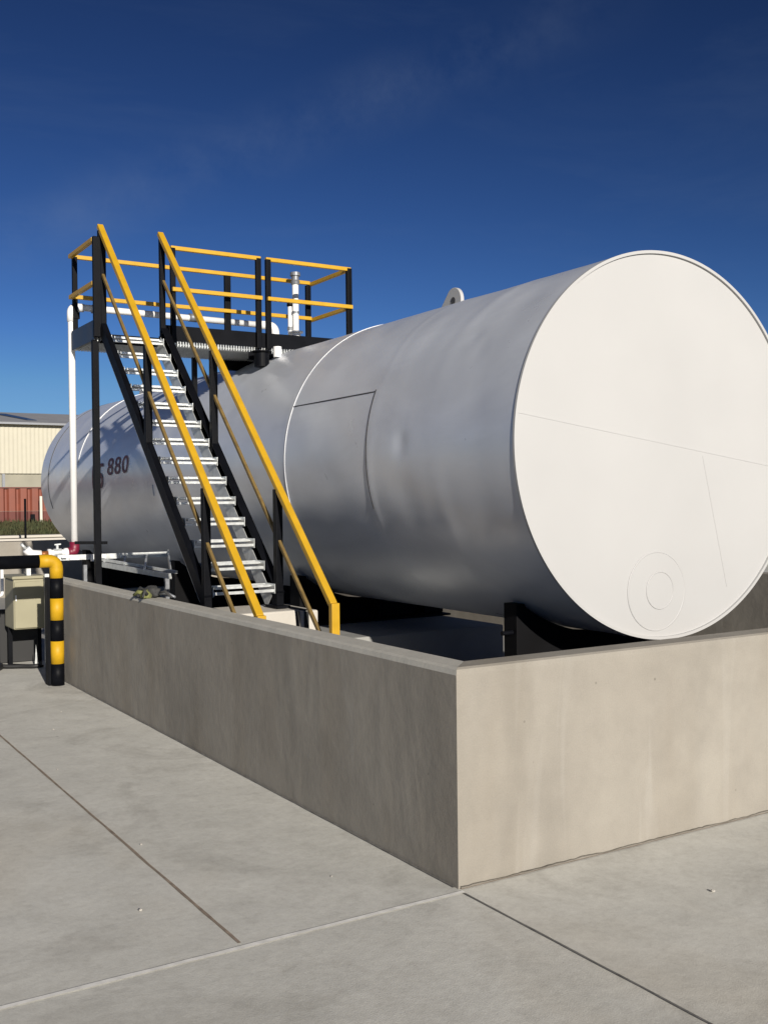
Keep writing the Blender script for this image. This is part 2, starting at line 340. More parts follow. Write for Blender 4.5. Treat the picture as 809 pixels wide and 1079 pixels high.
# ------------------------------------------------------------------ bund
T = .163; BX = 6.06; BY = 16.8
def mitred(poly, end, label, swap):
    bm = B(); a, b = [], []
    for p, z in poly:
        a.append(bm.verts.new((p, p+.0006, z) if not swap else (p, p, z))); b.append(bm.verts.new((p, end, z) if not swap else (end, p, z)))
    bm.faces.new(a[::-1]); bm.faces.new(b)
    for k in range(len(poly)):
        n_ = (k+1) % len(poly); fc = bm.faces.new([a[k], a[n_], b[n_], b[k]])
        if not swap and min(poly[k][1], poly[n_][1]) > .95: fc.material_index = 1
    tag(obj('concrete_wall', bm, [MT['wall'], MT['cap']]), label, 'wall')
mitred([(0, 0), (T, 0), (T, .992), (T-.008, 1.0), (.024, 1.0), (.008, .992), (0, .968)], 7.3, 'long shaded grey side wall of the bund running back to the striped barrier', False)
mitred([(0, 0), (T, 0), (T, .992), (T-.008, 1.0), (.024, 1.0), (.008, .992), (0, .968)], BX+T, 'sunlit beige end wall of the bund below the white tank end', True)
bm = B(); prism(bm, [(BX-T, 0), (BX, 0), (BX, 1.0), (BX-T, 1.0)], 'y', T+.003, BY)
tag(obj('concrete_wall', bm, MT['wall'], bevel=.008), 'far side wall of the bund seen under and beside the tank', 'wall')
bm = B(); prism(bm, [(BY+.002, 0), (BY+T, 0), (BY+T, 1.06), (BY+.002, 1.06)], 'x', -4.0, BX)
tag(obj('concrete_wall', bm, MT['wall'], bevel=.008), 'back wall of the bund beyond the far end of the tank', 'wall')
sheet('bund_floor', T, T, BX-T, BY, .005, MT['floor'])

bm = B(); prev = None
for i in range(260):
    x = .01+i*6.1/259; h_ = .010+.009*noise.noise(Vector((x*6, 3, 0)))+.005*noise.noise(Vector((x*28, 1, 0))); w_ = .010+.010*abs(noise.noise(Vector((x*9, 8, 0))))
    cur = [bm.verts.new((x, -w_, .0045)), bm.verts.new((x, -.0025, max(.004, h_))), bm.verts.new((x, -.0004, .0045))]
    if prev:
        for k in range(2): bm.faces.new([prev[k], cur[k], cur[k+1], prev[k+1]])
    prev = cur
struct('mortar_line', bm, MT['wall'], smooth=True)

# ------------------------------------------------------------------ tank
TC = Vector((2.8363, 1.3973, 2.1279)); TR = 1.3602; TL = 12.715; ty = -0.0087
AX = Vector((-math.sin(ty), math.cos(ty), 0)); AS = Vector((math.cos(ty), math.sin(ty), 0)); UP = Vector((0, 0, 1))
def tp(y, th, rad=TR):          # y = distance along axis, th from the top, positive towards the stairs (-X)
    return TC + AX*y + (-AS*math.sin(th) + UP*math.cos(th))*rad
def disp(y, th):
    d = 0.0
    for c, wd, am in ((.42, .16, -.004), (.95, .10, .0055), (1.35, .16, -.0055), (1.82, .05, .004), (2.55, .2, -.004), (3.36, .04, .005), (4.3, .2, -.004), (5.1, .15, .004), (6.6, .25, -.005), (8.5, .3, .003), (10.63, .04, .004), (11.5, .2, -.003)):
        d += (.60+.25*min(1, max(0, (th-.35)/.5)))*am*math.exp(-((y-c+.10*noise.noise(Vector((th*1.3, c, 0))))/wd)**2)*(.6+.8*noise.noise(Vector((th*1.1, c*3, 5))))
    d += .0035*noise.noise(Vector((y*.9, th*2.2, 3))) + .0022*noise.noise(Vector((y*3.1, th*4.5, 9)))
    for (cy_, ct, s_, am) in ((1.38, 1.52, .09, -.010), (.6, 1.05, .10, -.004), (1.9, 2.05, .12, -.005), (.75, .95, .07, -.003)):
        d += am*math.exp(-((y-cy_)**2+((th-ct)*TR)**2)/s_**2)
    return d*min(1, y/.12)*min(1, (TL-y)/.15)
tank = thing('storage_tank', 'huge silver horizontal fuel tank with flat white end inside concrete bund', 'storage tank', (TC.x, TC.y, 0))
bm = B(); NY, NT_ = 420, 240; rings = []
for j in range(NY+1):
    y = TL*j/NY; rings.append([bm.verts.new(tp(y, 2*math.pi*i/NT_, TR+disp(y, (2*math.pi*i/NT_+math.pi) % (2*math.pi) - math.pi))) for i in range(NT_)])
for j in range(NY):
    for i in range(NT_): bm.faces.new([rings[j][i], rings[j+1][i], rings[j+1][(i+1)%NT_], rings[j][(i+1)%NT_]])
obj('shell', bm, MT['silver'], tank, smooth=True)
def disc(y0, y1, rad, name, m, par, n=200):
    bm = B(); a = [bm.verts.new(tp(y0, 2*math.pi*i/n, rad)) for i in range(n)]; b = [bm.verts.new(tp(y1, 2*math.pi*i/n, rad)) for i in range(n)]
    bm.faces.new(a[::-1]); bm.faces.new(b)
    for i in range(n): bm.faces.new([a[i], a[(i+1)%n], b[(i+1)%n], b[i]])
    return obj(name, bm, m, par)
end = disc(.012, .03, TR-.012, 'end_plate', MT['endwhite'], tank)
disc(TL-.05, TL-.02, TR-.01, 'rear_end_plate', MT['silver'], tank)
def ring(y0, y1, r0, r1, name, m, par, t0=0, t1=2*math.pi, n=220):
    bm = B(); full = abs(t1-t0-2*math.pi) < 1e-6; k = n if full else n+1; Q = []
    for i in range(k):
        th = t0+(t1-t0)*i/n; Q.append([bm.verts.new(tp(y, th, rr)) for y, rr in ((y0, r0), (y0, r1), (y1, r1), (y1, r0))])
    for i in range(n):
        a, b = Q[i], Q[(i+1) % k]
        for e in range(4): bm.faces.new([a[e], a[(e+1)%4], b[(e+1)%4], b[e]])
    if not full: bm.faces.new(Q[0]); bm.faces.new(Q[-1][::-1])
    return obj(name, bm, m, par)
ring(-.006, .014, TR-.016, TR+.005, 'end_rim', MT['endwhite'], tank)
TH = lambda z: math.acos(max(-1, min(1, (z-TC.z)/TR)))
ring(4.76-1.4-.006, 4.76-1.4+.006, TR-.02, TR+.006, 'weld_band', MT['seamwhite'], tank, -1.2, TH(1.72))
ring(4.76-1.4-.006, 4.76-1.4+.006, TR-.02, TR+.006, 'weld_band', MT['seamwhite'], tank, TH(1.62), TH(1.50), n=8)
ring(10.45, 10.47, TR-.02, TR+.009, 'weld_band', MT['seamwhite'], tank, -1.2, TH(2.35))
ring(3.28-1.4-.006, 3.28-1.4+.004, TR-.02, TR+.006, 'seam_line', MT['seam'], tank, TH(2.645), TH(1.70), n=60)
ring(12.2, 12.22, TR-.02, TR+.006, 'seam_line', MT['seam'], tank, -1, 1.9, n=80)
bm = B(); n_ = 24
for i in range(n_):
    y0_, y1_ = 1.88+1.47*i/n_, 1.88+1.47*(i+1)/n_; t_ = TH(2.63); vs_ = []
    for yy in (y0_, y1_):
        for th, rr in ((t_-.0025, TR-.02), (t_-.0025, TR+.006), (t_+.0025, TR+.005), (t_+.0025, TR-.02)): vs_.append(bm.verts.new(tp(yy, th, rr)))
    for e in range(4): bm.faces.new([vs_[e], vs_[(e+1)%4], vs_[4+(e+1)%4], vs_[4+e]])
obj('seam_line', bm, MT['seam'], tank)
for (yy, zz, hh) in ((8.46-1.4, 1.92, .13),):
    ring(yy-.008, yy+.008, TR-.01, TR+.008, 'gauge_mark', MT['seamwhite'], tank, TH(zz+hh/2), TH(zz-hh/2), n=6)
# seams and blind flange on the white end
def onend(x, z, off=.0): return Vector((x, TC.y + AX.y*.012 - off + (x-TC.x)*AS.y, z))
bm = B(); beam(bm, onend(1.492, 2.325, .001), onend(4.17, 1.965, .001), .003, .012); obj('seam', bm, MT['endwhite'], end)
bm = B(); beam(bm, onend(3.206, 2.062, .001), onend(3.45, 1.10, .001), .0015, .008, up=(1, 0, 0)); obj('seam', bm, MT['endwhite'], end)
def torus(bm, c, rad, tr, n=72, k=8):
    Q = []
    for i in range(n):
        a = 2*math.pi*i/n; Q.append([bm.verts.new(Vector((c.x+(rad+tr*math.cos(b))*math.cos(a), c.y-tr*math.sin(b)*.8, c.z+(rad+tr*math.cos(b))*math.sin(a)))) for b in [2*math.pi*j/k for j in range(k)]])
    for i in range(n):
        for j in range(k): bm.faces.new([Q[i][j], Q[i][(j+1)%k], Q[(i+1)%n][(j+1)%k], Q[(i+1)%n][j]])
    return bm
bm = B(); c = onend(2.735, 1.105); tube(bm, [c+Vector((0, .02, 0)), c+Vector((0, -.0015, 0))], .275, 72); fl = obj('blind_flange', bm, MT['endwhite'], end)
bm = B(); torus(bm, c+Vector((0, .0015, 0)), .275, .007); obj('weld_bead', bm, MT['endwhite'], fl, smooth=True)
c2 = onend(2.765, 1.11, .006); bm = B(); tube(bm, [c2+Vector((0, .01, 0)), c2+Vector((0, .003, 0))], .130, 60); cap = obj('cover_disc', bm, MT['endwhite'], fl)
bm = B(); torus(bm, c2+Vector((0, .004, 0)), .130, .006); obj('weld_bead', bm, MT['endwhite'], fl, smooth=True)
# lifting lugs
def lug(y, x):
    bm = B(); n_ = 20; zt = TC.z + TR; poly = [(-.34, -.10)]
    for i in range(n_+1):
        a = math.pi*(1-i/n_) ; 
        if a > 2.2: continue
        poly.append((.12*math.cos(a), .085+.12*math.sin(a)))
    poly.append((.12, -.10))
    prism(bm, [(y-p_, zt+q_) for p_, q_ in poly], 'x', x-.018, x+.018)
    o = obj('lifting_lug', bm, MT['endwhite'], tank, bevel=.004)
    bm = B(); tube(bm, [(x-.021, y-.0, zt+.085), (x+.021, y-.0, zt+.085)], .034, 20); obj('lug_eye', bm, MT['seam'], o)
lug(3.95, 2.84); lug(12.4, 2.80)
# painted numbers wrapped on the shell
def wraptext(txt, y_start, z_base, size, sx, name):
    cu = bpy.data.curves.new('t', 'FONT'); cu.body = txt; cu.size = size; cu.offset = .002; cu.resolution_u = 4
    to = bpy.data.objects.new('t', cu); COL.objects.link(to); dg = bpy.context.evaluated_depsgraph_get(); dg.update()
    me = bpy.data.meshes.new_from_object(to.evaluated_get(dg)); bpy.data.objects.remove(to)
    bm = B(); bm.from_mesh(me)
    bmesh.ops.triangulate(bm, faces=bm.faces[:])
    bmesh.ops.subdivide_edges(bm, edges=[e for e in bm.edges if e.calc_length() > .05], cuts=3)
    t0 = TH(z_base)
    for v_ in bm.verts:
        y = y_start - v_.co.x*sx; th = t0 - v_.co.y/TR; v_.co = tp(y-TC.y, th, TR+.010)
    bmesh.ops.recalc_face_normals(bm, faces=bm.faces[:]); m_ = bpy.data.meshes.new(name); bm.to_mesh(m_); bm.free(); m_.materials.append(MT['marking'])
    o = bpy.data.objects.new(name, m_); COL.objects.link(o); o.parent = tank; o.matrix_parent_inverse = Matrix.Translation(-tank.location)
    return o
for ch, y_, z_, s1_, s2_ in (('1', 11.15, 1.98, .50, 1.35), ('5', 10.79, 1.98, .50, 1.35), ('8', 10.30, 2.15, .33, 1.75), ('8', 9.975, 2.155, .33, 1.75), ('0', 9.65, 2.16, .33, 1.75)): wraptext(ch, y_, z_, s1_, s2_, 'painted_digit')

# saddles under the tank and their plinths
def saddle(y, zb, label, hw=.86, thick=.22):
    s_ = thing('tank_saddle', label, 'tank support', (TC.x, y, zb), 'black cradles carrying the tank')
    bm = B(); poly = [(TC.x-hw, zb), (TC.x+hw, zb)]; top = []
    for i in range(25):
        a = -1+2*i/24; x = a*(hw-.09); top.append((TC.x+x, TC.z - math.sqrt((TR+.012)**2 - x*x)))
    poly += [(TC.x+hw, top[-1][1]+.03), (TC.x+hw-.07, top[-1][1]+.03)] + top[::-1] + [(TC.x-hw+.07, top[0][1]+.03), (TC.x-hw, top[0][1]+.03)]
    prism(bm, poly, 'y', y, y+thick); obj('cradle', bm, MT['saddle'], s_, bevel=.006)
    for k in (-1, 0, 1):
        bm = B(); box(bm, (TC.x+k*.55-.012, y-.12, zb+.02), (TC.x+k*.55+.012, y-.002, zb+.30)); obj('gusset', bm, MT['saddle'], s_)
    bm = B(); box(bm, (TC.x-hw, y-.14, zb-.022), (TC.x+hw, y+thick+.12, zb-.002)); obj('base_plate', bm, MT['saddle'], s_)
    return s_
lab = ['nearest black tank saddle just behind the corner of the bund wall', 'black tank saddle under mid tank right of the stair foot', 'black tank saddle in the dark under the tank behind the stairs', 'farthest black tank saddle under the rear end of the tank']
s_ = saddle(2.05, .32, lab[0], .84, .15); bm = B(); tube(bm, [(1.90, 2.10, .80), (2.0, 2.10, .80)], .016, 10); obj('bolt', bm, MT['black'], s_)
saddle(5.42, .56, lab[1]); saddle(8.9, .42, lab[2]); saddle(12.9, .42, lab[3])
pl = [((1.85, 2.0, 0), (3.82, 2.55, .295), 'low concrete plinth under the nearest tank saddle'), ((1.85, 4.28, 0), (3.62, 5.85, .535), 'wide concrete plinth under the mid tank saddle'),
      ((1.4, 8.6, 0), (4.3, 9.3, .395), 'concrete plinth below the third saddle in the tank shade'), ((1.4, 12.6, 0), (4.3, 13.3, .395), 'concrete plinth below the rearmost saddle')]
for a, b, l_ in pl: bm = box(B(), a, b); tag(obj('concrete_plinth', bm, MT['floor'], bevel=.012), l_, 'plinth', 'plinths under the saddles')

# ------------------------------------------------------------------ stair
XL, XR = .355, .975
st = thing('access_stair', 'steep black steel staircase with galvanised treads and yellow handrails beside tank', 'staircase', (.66, 3.85, .0))
SY0, SZ0, SY1, SZ1 = 3.86, 1.02, 6.44, 3.50
dirs = Vector((0, SY1-SY0, SZ1-SZ0)).normalized()
for X, fl_ in ((XL, 1), (XR, -1)):
    bm = B(); cbeam(bm, (X, SY0-.03, SZ0-.03), (X, SY1, SZ1), .055 if X == XL else .075, .115, .010, up=(0, 0, 1), flip=-fl_); sg = obj('stringer', bm, MT['black'], st, bevel=.002)
    obj('sunlit_strip', beam(B(), (X+fl_*(.030 if X == XL else .040), SY0+.06, SZ0-.07), (X+fl_*(.030 if X == XL else .040), SY1+.02, SZ1-.11), .006, .15), MT['galv'], sg)  # added grey strip: grazing sun on the stringer's inner face, as colour
    bm = B(); box(bm, (X-.06, 3.74, .905), (X+.06, 3.96, .925)); box(bm, (X-.03, 3.80, .925), (X+.03, 3.90, 1.05)); obj('foot_plate', bm, MT['black'], st)
for i in range(14):
    t_ = i/13; y = 3.80+(6.30-3.80)*t_; z = 1.085+(3.40-1.085)*t_
    xa, xb = XL+.034, XR-.034
    xa += .012; xb -= .018
    bm = B(); box(bm, (xa, y, z-.050), (xb, y+.020, z-.027))
    td = obj('tread', bm, MT['galv'], st, bevel=.002)
    bm = B(); box(bm, (xa, y+.170, z-.012), (xb, y+.192, z+.012)); box(bm, (xa+.03, y+.03, z-.008), (xb-.03, y+.05, z+.012))
    for k in range(5): box(bm, (xa, y+.068+k*.021, z-.008), (xb, y+.071+k*.021, z+.004))
    for k in range(18):
        xx = xa+.02+k*(xb-xa-.04)/17; box(bm, (xx-.002, y+.0501, z-.0065), (xx+.002, y+.1699, z+.0025))
    obj('grating', bm, MT['galv'], td)
    for xx in (xa-.006, xb+.001):
        bm = B(); box(bm, (xx, y-.004, z-.062), (xx+.005, y+.196, z+.016)); obj('end_bracket', bm, MT['galv'], td)
RY0, RZ0, RY1, RZ1 = 2.92, 1.0, 6.50, 4.52
railz = lambda y: RZ0+(RZ1-RZ0)*(y-RY0)/(RY1-RY0)
for X in (XL, XR):
    if X == XL: RY0, RZ0 = 2.86, .955
    else: RY0, RZ0 = 2.92, 1.0
    hr = obj('handrail', beam(B(), (X, RY0, RZ0), (X, RY1, RZ1), .058, .046), MT['yellow'], st, bevel=.005)
    bm = B(); box(bm, (X-.033, RY0-.044, .70), (X+.033, RY0+.006, RZ0+.012)); obj('down_post', bm, MT['yellow'], hr, bevel=.005)
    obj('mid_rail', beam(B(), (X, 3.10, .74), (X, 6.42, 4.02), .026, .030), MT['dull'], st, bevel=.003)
    for y, zb in ((5.14, 2.22), (3.83, 1.0)):
        o_ = .045 if X == XL else -.045
        bm = B(); beam(bm, (X-o_*.0, y, zb), (X, y, railz(y)-.03), .062, .062, up=(0, 1, 0)); obj('rail_post', bm, MT['black'], st, bevel=.006)
    bm = B(); beam(bm, (X+.005, 6.47, 3.42), (X+.005, 6.47, railz(6.47)-.02), .05 if X == XR else .07, .06, up=(0, 1, 0)); obj('rail_post', bm, MT['black'], st, bevel=.005)

# ------------------------------------------------------------------ platform
pf = thing('access_platform', 'black steel access platform with yellow guard rails above the tank', 'platform', (.33, 6.5, .0))
PX0, PX1, PY0, PY1, ZD, ZT, ZM = .30, 3.17, 6.50, 7.30, 3.44, 4.38, 3.95
bm = B()
for k in range(24): y = PY0+.06+k*(PY1-PY0-.08)/23; box(bm, (PX0, y-.0025, ZD-.04), (PX1, y+.0025, ZD))
for k in range(96): x = PX0+.02+k*(PX1-PX0-.04)/95; box(bm, (x-.0045, PY0+.004, ZD-.062), (x+.0045, PY1-.004, ZD-.004))
obj('deck_grating', bm, MT['galv'], pf)
bm = B(); box(bm, (PX0-.012, PY0-.012, 3.435), (XL-.03, PY0-.004, 3.59)); box(bm, (XR+.03, PY0-.012, 3.435), (PX1+.012, PY0-.004, 3.59)); box(bm, (XL-.025, PY0+.01, 3.36), (XR+.025, PY0+.02, 3.39)); obj('kick_plate', bm, MT['black'], pf)
bm = B(); box(bm, (PX0-.012, PY1+.004, 3.40), (PX1+.012, PY1+.012, 3.585)); obj('kick_plate', bm, MT['black'], pf)
bm = B(); box(bm, (PX0-.020, PY0-.01, 3.385), (PX0-.013, PY1+.01, 3.585)); obj('kick_plate', bm, MT['endkick'], pf)
bm = B(); box(bm, (PX1+.013, PY0-.01, 3.42), (PX1+.020, PY1+.01, 3.585)); obj('kick_plate', bm, MT['black'], pf)
for y in (PY0+.03, PY1-.03):
    bm = B(); cbeam(bm, (1.95, y, 3.33 if y > 7 else 3.345), (PX1-.3, y, 3.33 if y > 7 else 3.345), .05, .10 if y < 7 else .12, .008); obj('floor_beam', bm, MT['black'], pf)
bm = B(); beam(bm, (PX0+.005, 6.55, 0.0), (PX0+.005, 6.55, 3.395), .062, .062, up=(0, 1, 0)); lg = obj('leg', bm, MT['black'], pf, bevel=.005)
bm = B(); box(bm, (PX0-.08, 6.46, 0.006), (PX0+.09, 6.64, .02)); obj('foot_plate', bm, MT['black'], lg)
bm = B(); beam(bm, (PX0-.22, 6.55, 1.38), (PX0+.10, 6.55, 1.37), .03, .03); obj('cleat', bm, MT['black'], lg)
for x, y in ((1.62, 7.24), (2.25, 7.24), (2.25, 6.56), (2.80, 6.9)):
    zb = TC.z + math.sqrt(TR**2-(x-TC.x)**2); bm = B(); beam(bm, (x, y, zb-.02), (x, y, 3.40), .05, .05, up=(0, 1, 0)); obj('leg', bm, MT['black'], pf)
def post(x, y, w=.05, z1=ZT):
    bm = B(); beam(bm, (x, y, 3.41), (x, y, z1), w, .05, up=(0, 1, 0)); return obj('guard_post', bm, MT['black'], pf, bevel=.005)
post(PX0+.005, PY0-.04, .075, 4.40); post(1.09, PY0-.04, .05); post(2.05, PY0-.04, .055); post(2.165, PY0-.04, .055); post(PX1, PY0-.04, .06, 4.39)
post(PX0+.03, PY1+.04); post(2.07, PY1+.04, .07, 4.36); post(PX1-.06, PY1+.04, .06, 4.35)
def rail(p, q, h=.042, w=.042): obj('guard_rail', beam(B(), p, q, w, h), MT['yellow'], pf, bevel=.004)
for z in (ZT, ZM):
    d_ = -.04 if z == ZT else -.078
    rail((1.07, PY0+d_, z), (2.075, PY0+d_, z)); rail((2.14, PY0+d_, z), (PX1+.02, PY0+d_, z))
    d2 = .04 if z == ZT else .002
    rail((PX0+.01, PY1+d2, z), (PX1-.04, PY1+d2, z))
    rail((PX0-.012, PY0-.0, z), (PX0-.012, PY1+.05, z)); rail((PX1+.0, PY0-.01, z-.004), (PX1-.02, PY1+.06, z-.012))

# ------------------------------------------------------------------ pipes
fp = thing('fill_pipe', 'white pipe rising beside the platform and crossing behind its guard rail', 'pipe', (.30, 7.36, 1.3))
pipe('riser', [(.30, 7.38, 1.30), (.30, 7.38, 3.80), (.36, 7.38, 3.86), (2.60, 7.40, 3.84)], .036, MT['white'], fp, fr=.06)
pipe('elbow', [(.30, 7.38, 3.70), (.30, 7.38, 3.853), (.43, 7.38, 3.855)], .045, MT['white'], fp, fr=.085)
pipe('elbow', [(2.50, 7.40, 3.842), (2.70, 7.40, 3.842), (2.70, 7.40, 3.65)], .050, MT['white'], fp, fr=.10)
pipe('drop_leg', [(2.70, 7.40, 3.72), (2.70, 7.40, 3.46)], .040, MT['white'], fp)
for x in (.52, 1.62):
    bm = B(); tube(bm, [(x, 7.38, 3.853), (x+.09, 7.38, 3.851)], .047, 16); smooth_caps(obj('coupling', bm, MT['greycap'], fp))
bm = B(); beam(bm, (.305, 7.33, 3.76), (.37, 7.33, 3.76), .05, .07); obj('pipe_clamp', bm, MT['black'], fp)
fe = thing('valve_run', 'short white pipe run with valve and maroon elbow at foot of riser', 'pipe fitting', (.1, 7.38, 1.28))
pipe('elbow', [(.30, 7.38, 1.36), (.30, 7.38, 1.255), (.23, 7.38, 1.25)], .052, MT['maroon'], fe, fr=.06)
pipe('pipe', [(.235, 7.38, 1.25), (.02, 7.38, 1.245)], .036, MT['white'], fe)
bm = B(); tube(bm, [(.19, 7.38, 1.249), (.235, 7.38, 1.249)], .048, 16); tube(bm, [(.02, 7.38, 1.245), (.055, 7.38, 1.245)], .048, 16); smooth_caps(obj('coupling', bm, MT['white'], fe))
bm = B(); tube(bm, [(.08, 7.38, 1.247), (.16, 7.38, 1.249)], .046, 16); tube(bm, [(.12, 7.38, 1.25), (.12, 7.38, 1.33)], .014, 10); va = obj('valve', bm, MT['galv'], fe)
bm = B(); beam(bm, (.09, 7.38, 1.335), (.155, 7.38, 1.34), .02, .014); obj('valve_handle', bm, MT['galv'], va)
pipe('fitting', [(.022, 7.38, 1.243), (-.055, 7.38, 1.24)], .030, MT['brown'], fe)
pipe('elbow', [(-.05, 7.38, 1.24), (-.15, 7.38, 1.245), (-.20, 7.38, 1.30)], .043, MT['white'], fe, fr=.08)
pipe('tip', [(-.20, 7.38, 1.30), (-.25, 7.38, 1.355)], .016, MT['galv'], fe)
v1 = thing('vent_pipe', 'short white vent pipe standing on the tank behind the platform rails', 'vent pipe', (2.84, 7.40, 3.48))
pipe('pipe', [(2.80, 7.20, 3.47), (2.80, 7.20, 4.05)], .028, MT['white'], v1)
bm = B(); tube(bm, [(2.80, 7.20, 3.77), (2.80, 7.20, 3.81)], .036, 14); obj('coupling', bm, MT['greycap'], v1)
pipe('cap', [(2.80, 7.20, 4.05), (2.80, 7.20, 4.06), (2.80, 7.20, 4.10), (2.80, 7.20, 4.12)], [.036, .04, .036, .01], MT['black'], v1)
v2 = thing('vent_pipe', 'tall white vent pipe with grey cap standing on the tank behind platform rails', 'vent pipe', (2.84, 7.16, 3.48))
X2, Y2 = 2.84, 7.14
pipe('pipe', [(X2, Y2, 3.47), (X2, Y2, 4.33)], .037, MT['white'], v2)
bm = B(); tube(bm, [(X2, Y2, 3.50), (X2, Y2, 3.73)], .058, 18); tube(bm, [(X2, Y2, 3.735), (X2, Y2, 3.752)], .085, 20); smooth_caps(obj('flange', bm, MT['white'], v2))
bm = B(); tube(bm, [(X2, Y2, 3.96), (X2, Y2, 3.985)], .044, 16); obj('coupling', bm, MT['greycap'], v2)
bm = B(); tube(bm, [(X2, Y2, 4.30), (X2, Y2, 4.33), (X2, Y2, 4.35), (X2, Y2, 4.40), (X2, Y2, 4.40), (X2, Y2, 4.44)], [.048, .055, .045, .045, .062, .058], 18); obj('vent_cap', bm, MT['greycap'], v2)
nz_ = thing('tank_nozzle', 'stubby white nozzle on top of the tank below the platform edge', 'nozzle', (2.33, 6.3, 3.3))
bm = B(); tube(bm, [(2.19, 6.30, 3.31), (2.19, 6.30, 3.42)], .045, 18); obj('neck', bm, MT['white'], nz_)
bm = B(); tube(bm, [(2.02, 6.33, 3.20), (2.02, 6.33, 3.35)], .08, 24); tube(bm, [(2.02, 6.33, 3.352), (2.02, 6.33, 3.366)], .11, 24); obj('manhole_collar', bm, MT['black'], nz_)

# ------------------------------------------------------------------ galvanised tray and struts behind wall
tr = thing('cable_tray', 'shiny galvanised cable tray running behind the low bund wall', 'cable tray', (.6, 7.0, 1.1))
A1, A2 = Vector((.09, 7.27, 1.20)), Vector((1.29, 7.25, 1.20)); B1, B2 = Vector((.475, 7.0, 1.13)), Vector((.72, 5.65, 1.07))
obj('side_rail', beam(B(), A1, A2, .03, .055), MT['galv'], tr); obj('side_rail', beam(B(), B1, B2, .03, .05), MT['galv'], tr)
obj('side_rail', beam(B(), A1+Vector((.4, -.12, -.02)), B2+Vector((.2, .35, .01)), .025, .03), MT['galv'], tr)
obj('end_plate', beam(B(), A2+Vector((-.0, 0, 0)), (.90, 6.10, 1.05), .012, .10), MT['galv'], tr)
bm = B(); box(bm, (.43, 7.19, 1.155), (.58, 7.24, 1.225)); obj('junction_cover', bm, MT['white'], tr)
bm = B(); box(bm, (.20, 7.2, 1.17), (.30, 7.26, 1.20)); box(bm, (.12, 7.2, 1.20), (.17, 7.24, 1.215)); obj('bracket', bm, MT['white'], tr)
for k in range(3):
    p = A1.lerp(A2, .40+k*.2); q = B1.lerp(B2, .05+k*.3); obj('rung', beam(B(), p, q, .02, .018), MT['galv'], tr)
for x, y in ((.36, 7.2), (.80, 5.95)):
    bm = B(); beam(bm, (x, y, .006), (x, y, 1.12 if y > 7 else 1.03), .04, .04, up=(0, 1, 0)); obj('leg', bm, MT['greycap'], tr)
for x, y, z0, z1, l_ in ((-.10, 7.74, 1.001, 1.20, 'grey steel strut holding the white valve run'), (.045, 7.55, 0, 1.02, 'galvanised slotted strut beside the cream cabinet')):
    bm = B(); cbeam(bm, (x, y, z0), (x, y, z1), .045, .045, .005, up=(0, 1, 0)); tag(obj('steel_strut', bm, MT['galv']), l_, 'strut')

# ------------------------------------------------------------------ striped barrier
br = thing('safety_barrier', 'tubular black and yellow striped barrier at the end of bund wall', 'barrier', (-.11, 6.5, 0))
BXc, BYc, br_ = -.118, 6.5, .064
zs = [0, .212, .433, .636, .848, 1.045]
for i in range(5):
    o = pipe('post_band', [(BXc, BYc, zs[i]+.0005), (BXc, BYc, zs[i+1]-.0005)], br_, MT['black'] if i % 2 == 0 else MT['byellow'], br, n=28)
pipe('bend', [(BXc, BYc, 1.045), (BXc, BYc, 1.212), (-.285, BYc, 1.212)], br_, MT['byellow'], br, fr=.155, n=28)
pipe('rail_band', [(-.2855, BYc, 1.212), (-1.35, BYc, 1.212)], br_, MT['black'], br, n=28)
pipe('bend', [(-1.3505, BYc, 1.212), (-1.518, BYc, 1.212), (-1.518, BYc, 1.045)], br_, MT['byellow'], br, fr=.155, n=28)
for i in range(5):
    o = pipe('post_band', [(-1.518, BYc, zs[i]+.0005), (-1.518, BYc, zs[i+1]-.0005)], br_, MT['black'] if i % 2 == 0 else MT['byellow'], br, n=28)
bm = B(); box(bm, (-.205, 6.50, .0), (-.165, 6.62, 1.05)); obj('back_channel', bm, MT['black'], br, bevel=.004)

# ------------------------------------------------------------------ cream cabinet
cb_ = thing('control_box', 'cream electrical control box mounted behind the striped barrier', 'electrical box', (-.11, 7.65, .42))
bm = B(); box(bm, (-.272, 7.67, .43), (.053, 8.10, .965)); obj('body', bm, MT['cream'], cb_, bevel=.018, seg=3)
bm = B(); box(bm, (-.262, 7.65, .445), (.043, 7.667, .94)); dr = obj('door', bm, MT['cream'], cb_, bevel=.008)
bm = B(); box(bm, (-.285, 7.655, .967), (.065, 8.12, 1.0)); obj('rain_hood', bm, MT['cream'], cb_, bevel=.008)
bm = B(); box(bm, (-.257, 7.638, .74), (-.245, 7.649, .80)); obj('latch', bm, MT['white'], dr)
bm = B(); beam(bm, (.02, 7.8, .02), (.02, 7.8, .428), .04, .04, up=(0, 1, 0)); lg = obj('leg', bm, MT['black'], cb_)
bm = B(); beam(bm, (-.24, 8.0, .02), (-.24, 8.0, .428), .04, .04, up=(0, 1, 0)); obj('leg', bm, MT['black'], cb_)
bm = B(); prism(bm, [(-.045, .02), (-.01, .02), (-.03, .25)], 'y', 7.74, 7.75); obj('gusset', bm, MT['galv'], lg)
bm = B(); beam(bm, (-.24, 8.02, .015), (.03, 7.72, .015), .05, .02); obj('foot', bm, MT['black'], lg)
bm = B(); box(bm, (-.30, 8.25, .006), (.12, 8.31, .60)); tag(obj('shade_board', bm, MT['rubber'], bevel=.005), 'added dark board standing in for the shade below the cream box', 'board')  # dark sheet added where only shadow lies under the cabinet
pipe_o = pipe('conduit', [(-.46, 7.30, 1.10), (-.46, 7.30, .84), (-.75, 7.30, .80)], .016, MT['white'], fr=.03, n=12); tag(pipe_o, 'thin white L shaped conduit left of the cream box', 'conduit')
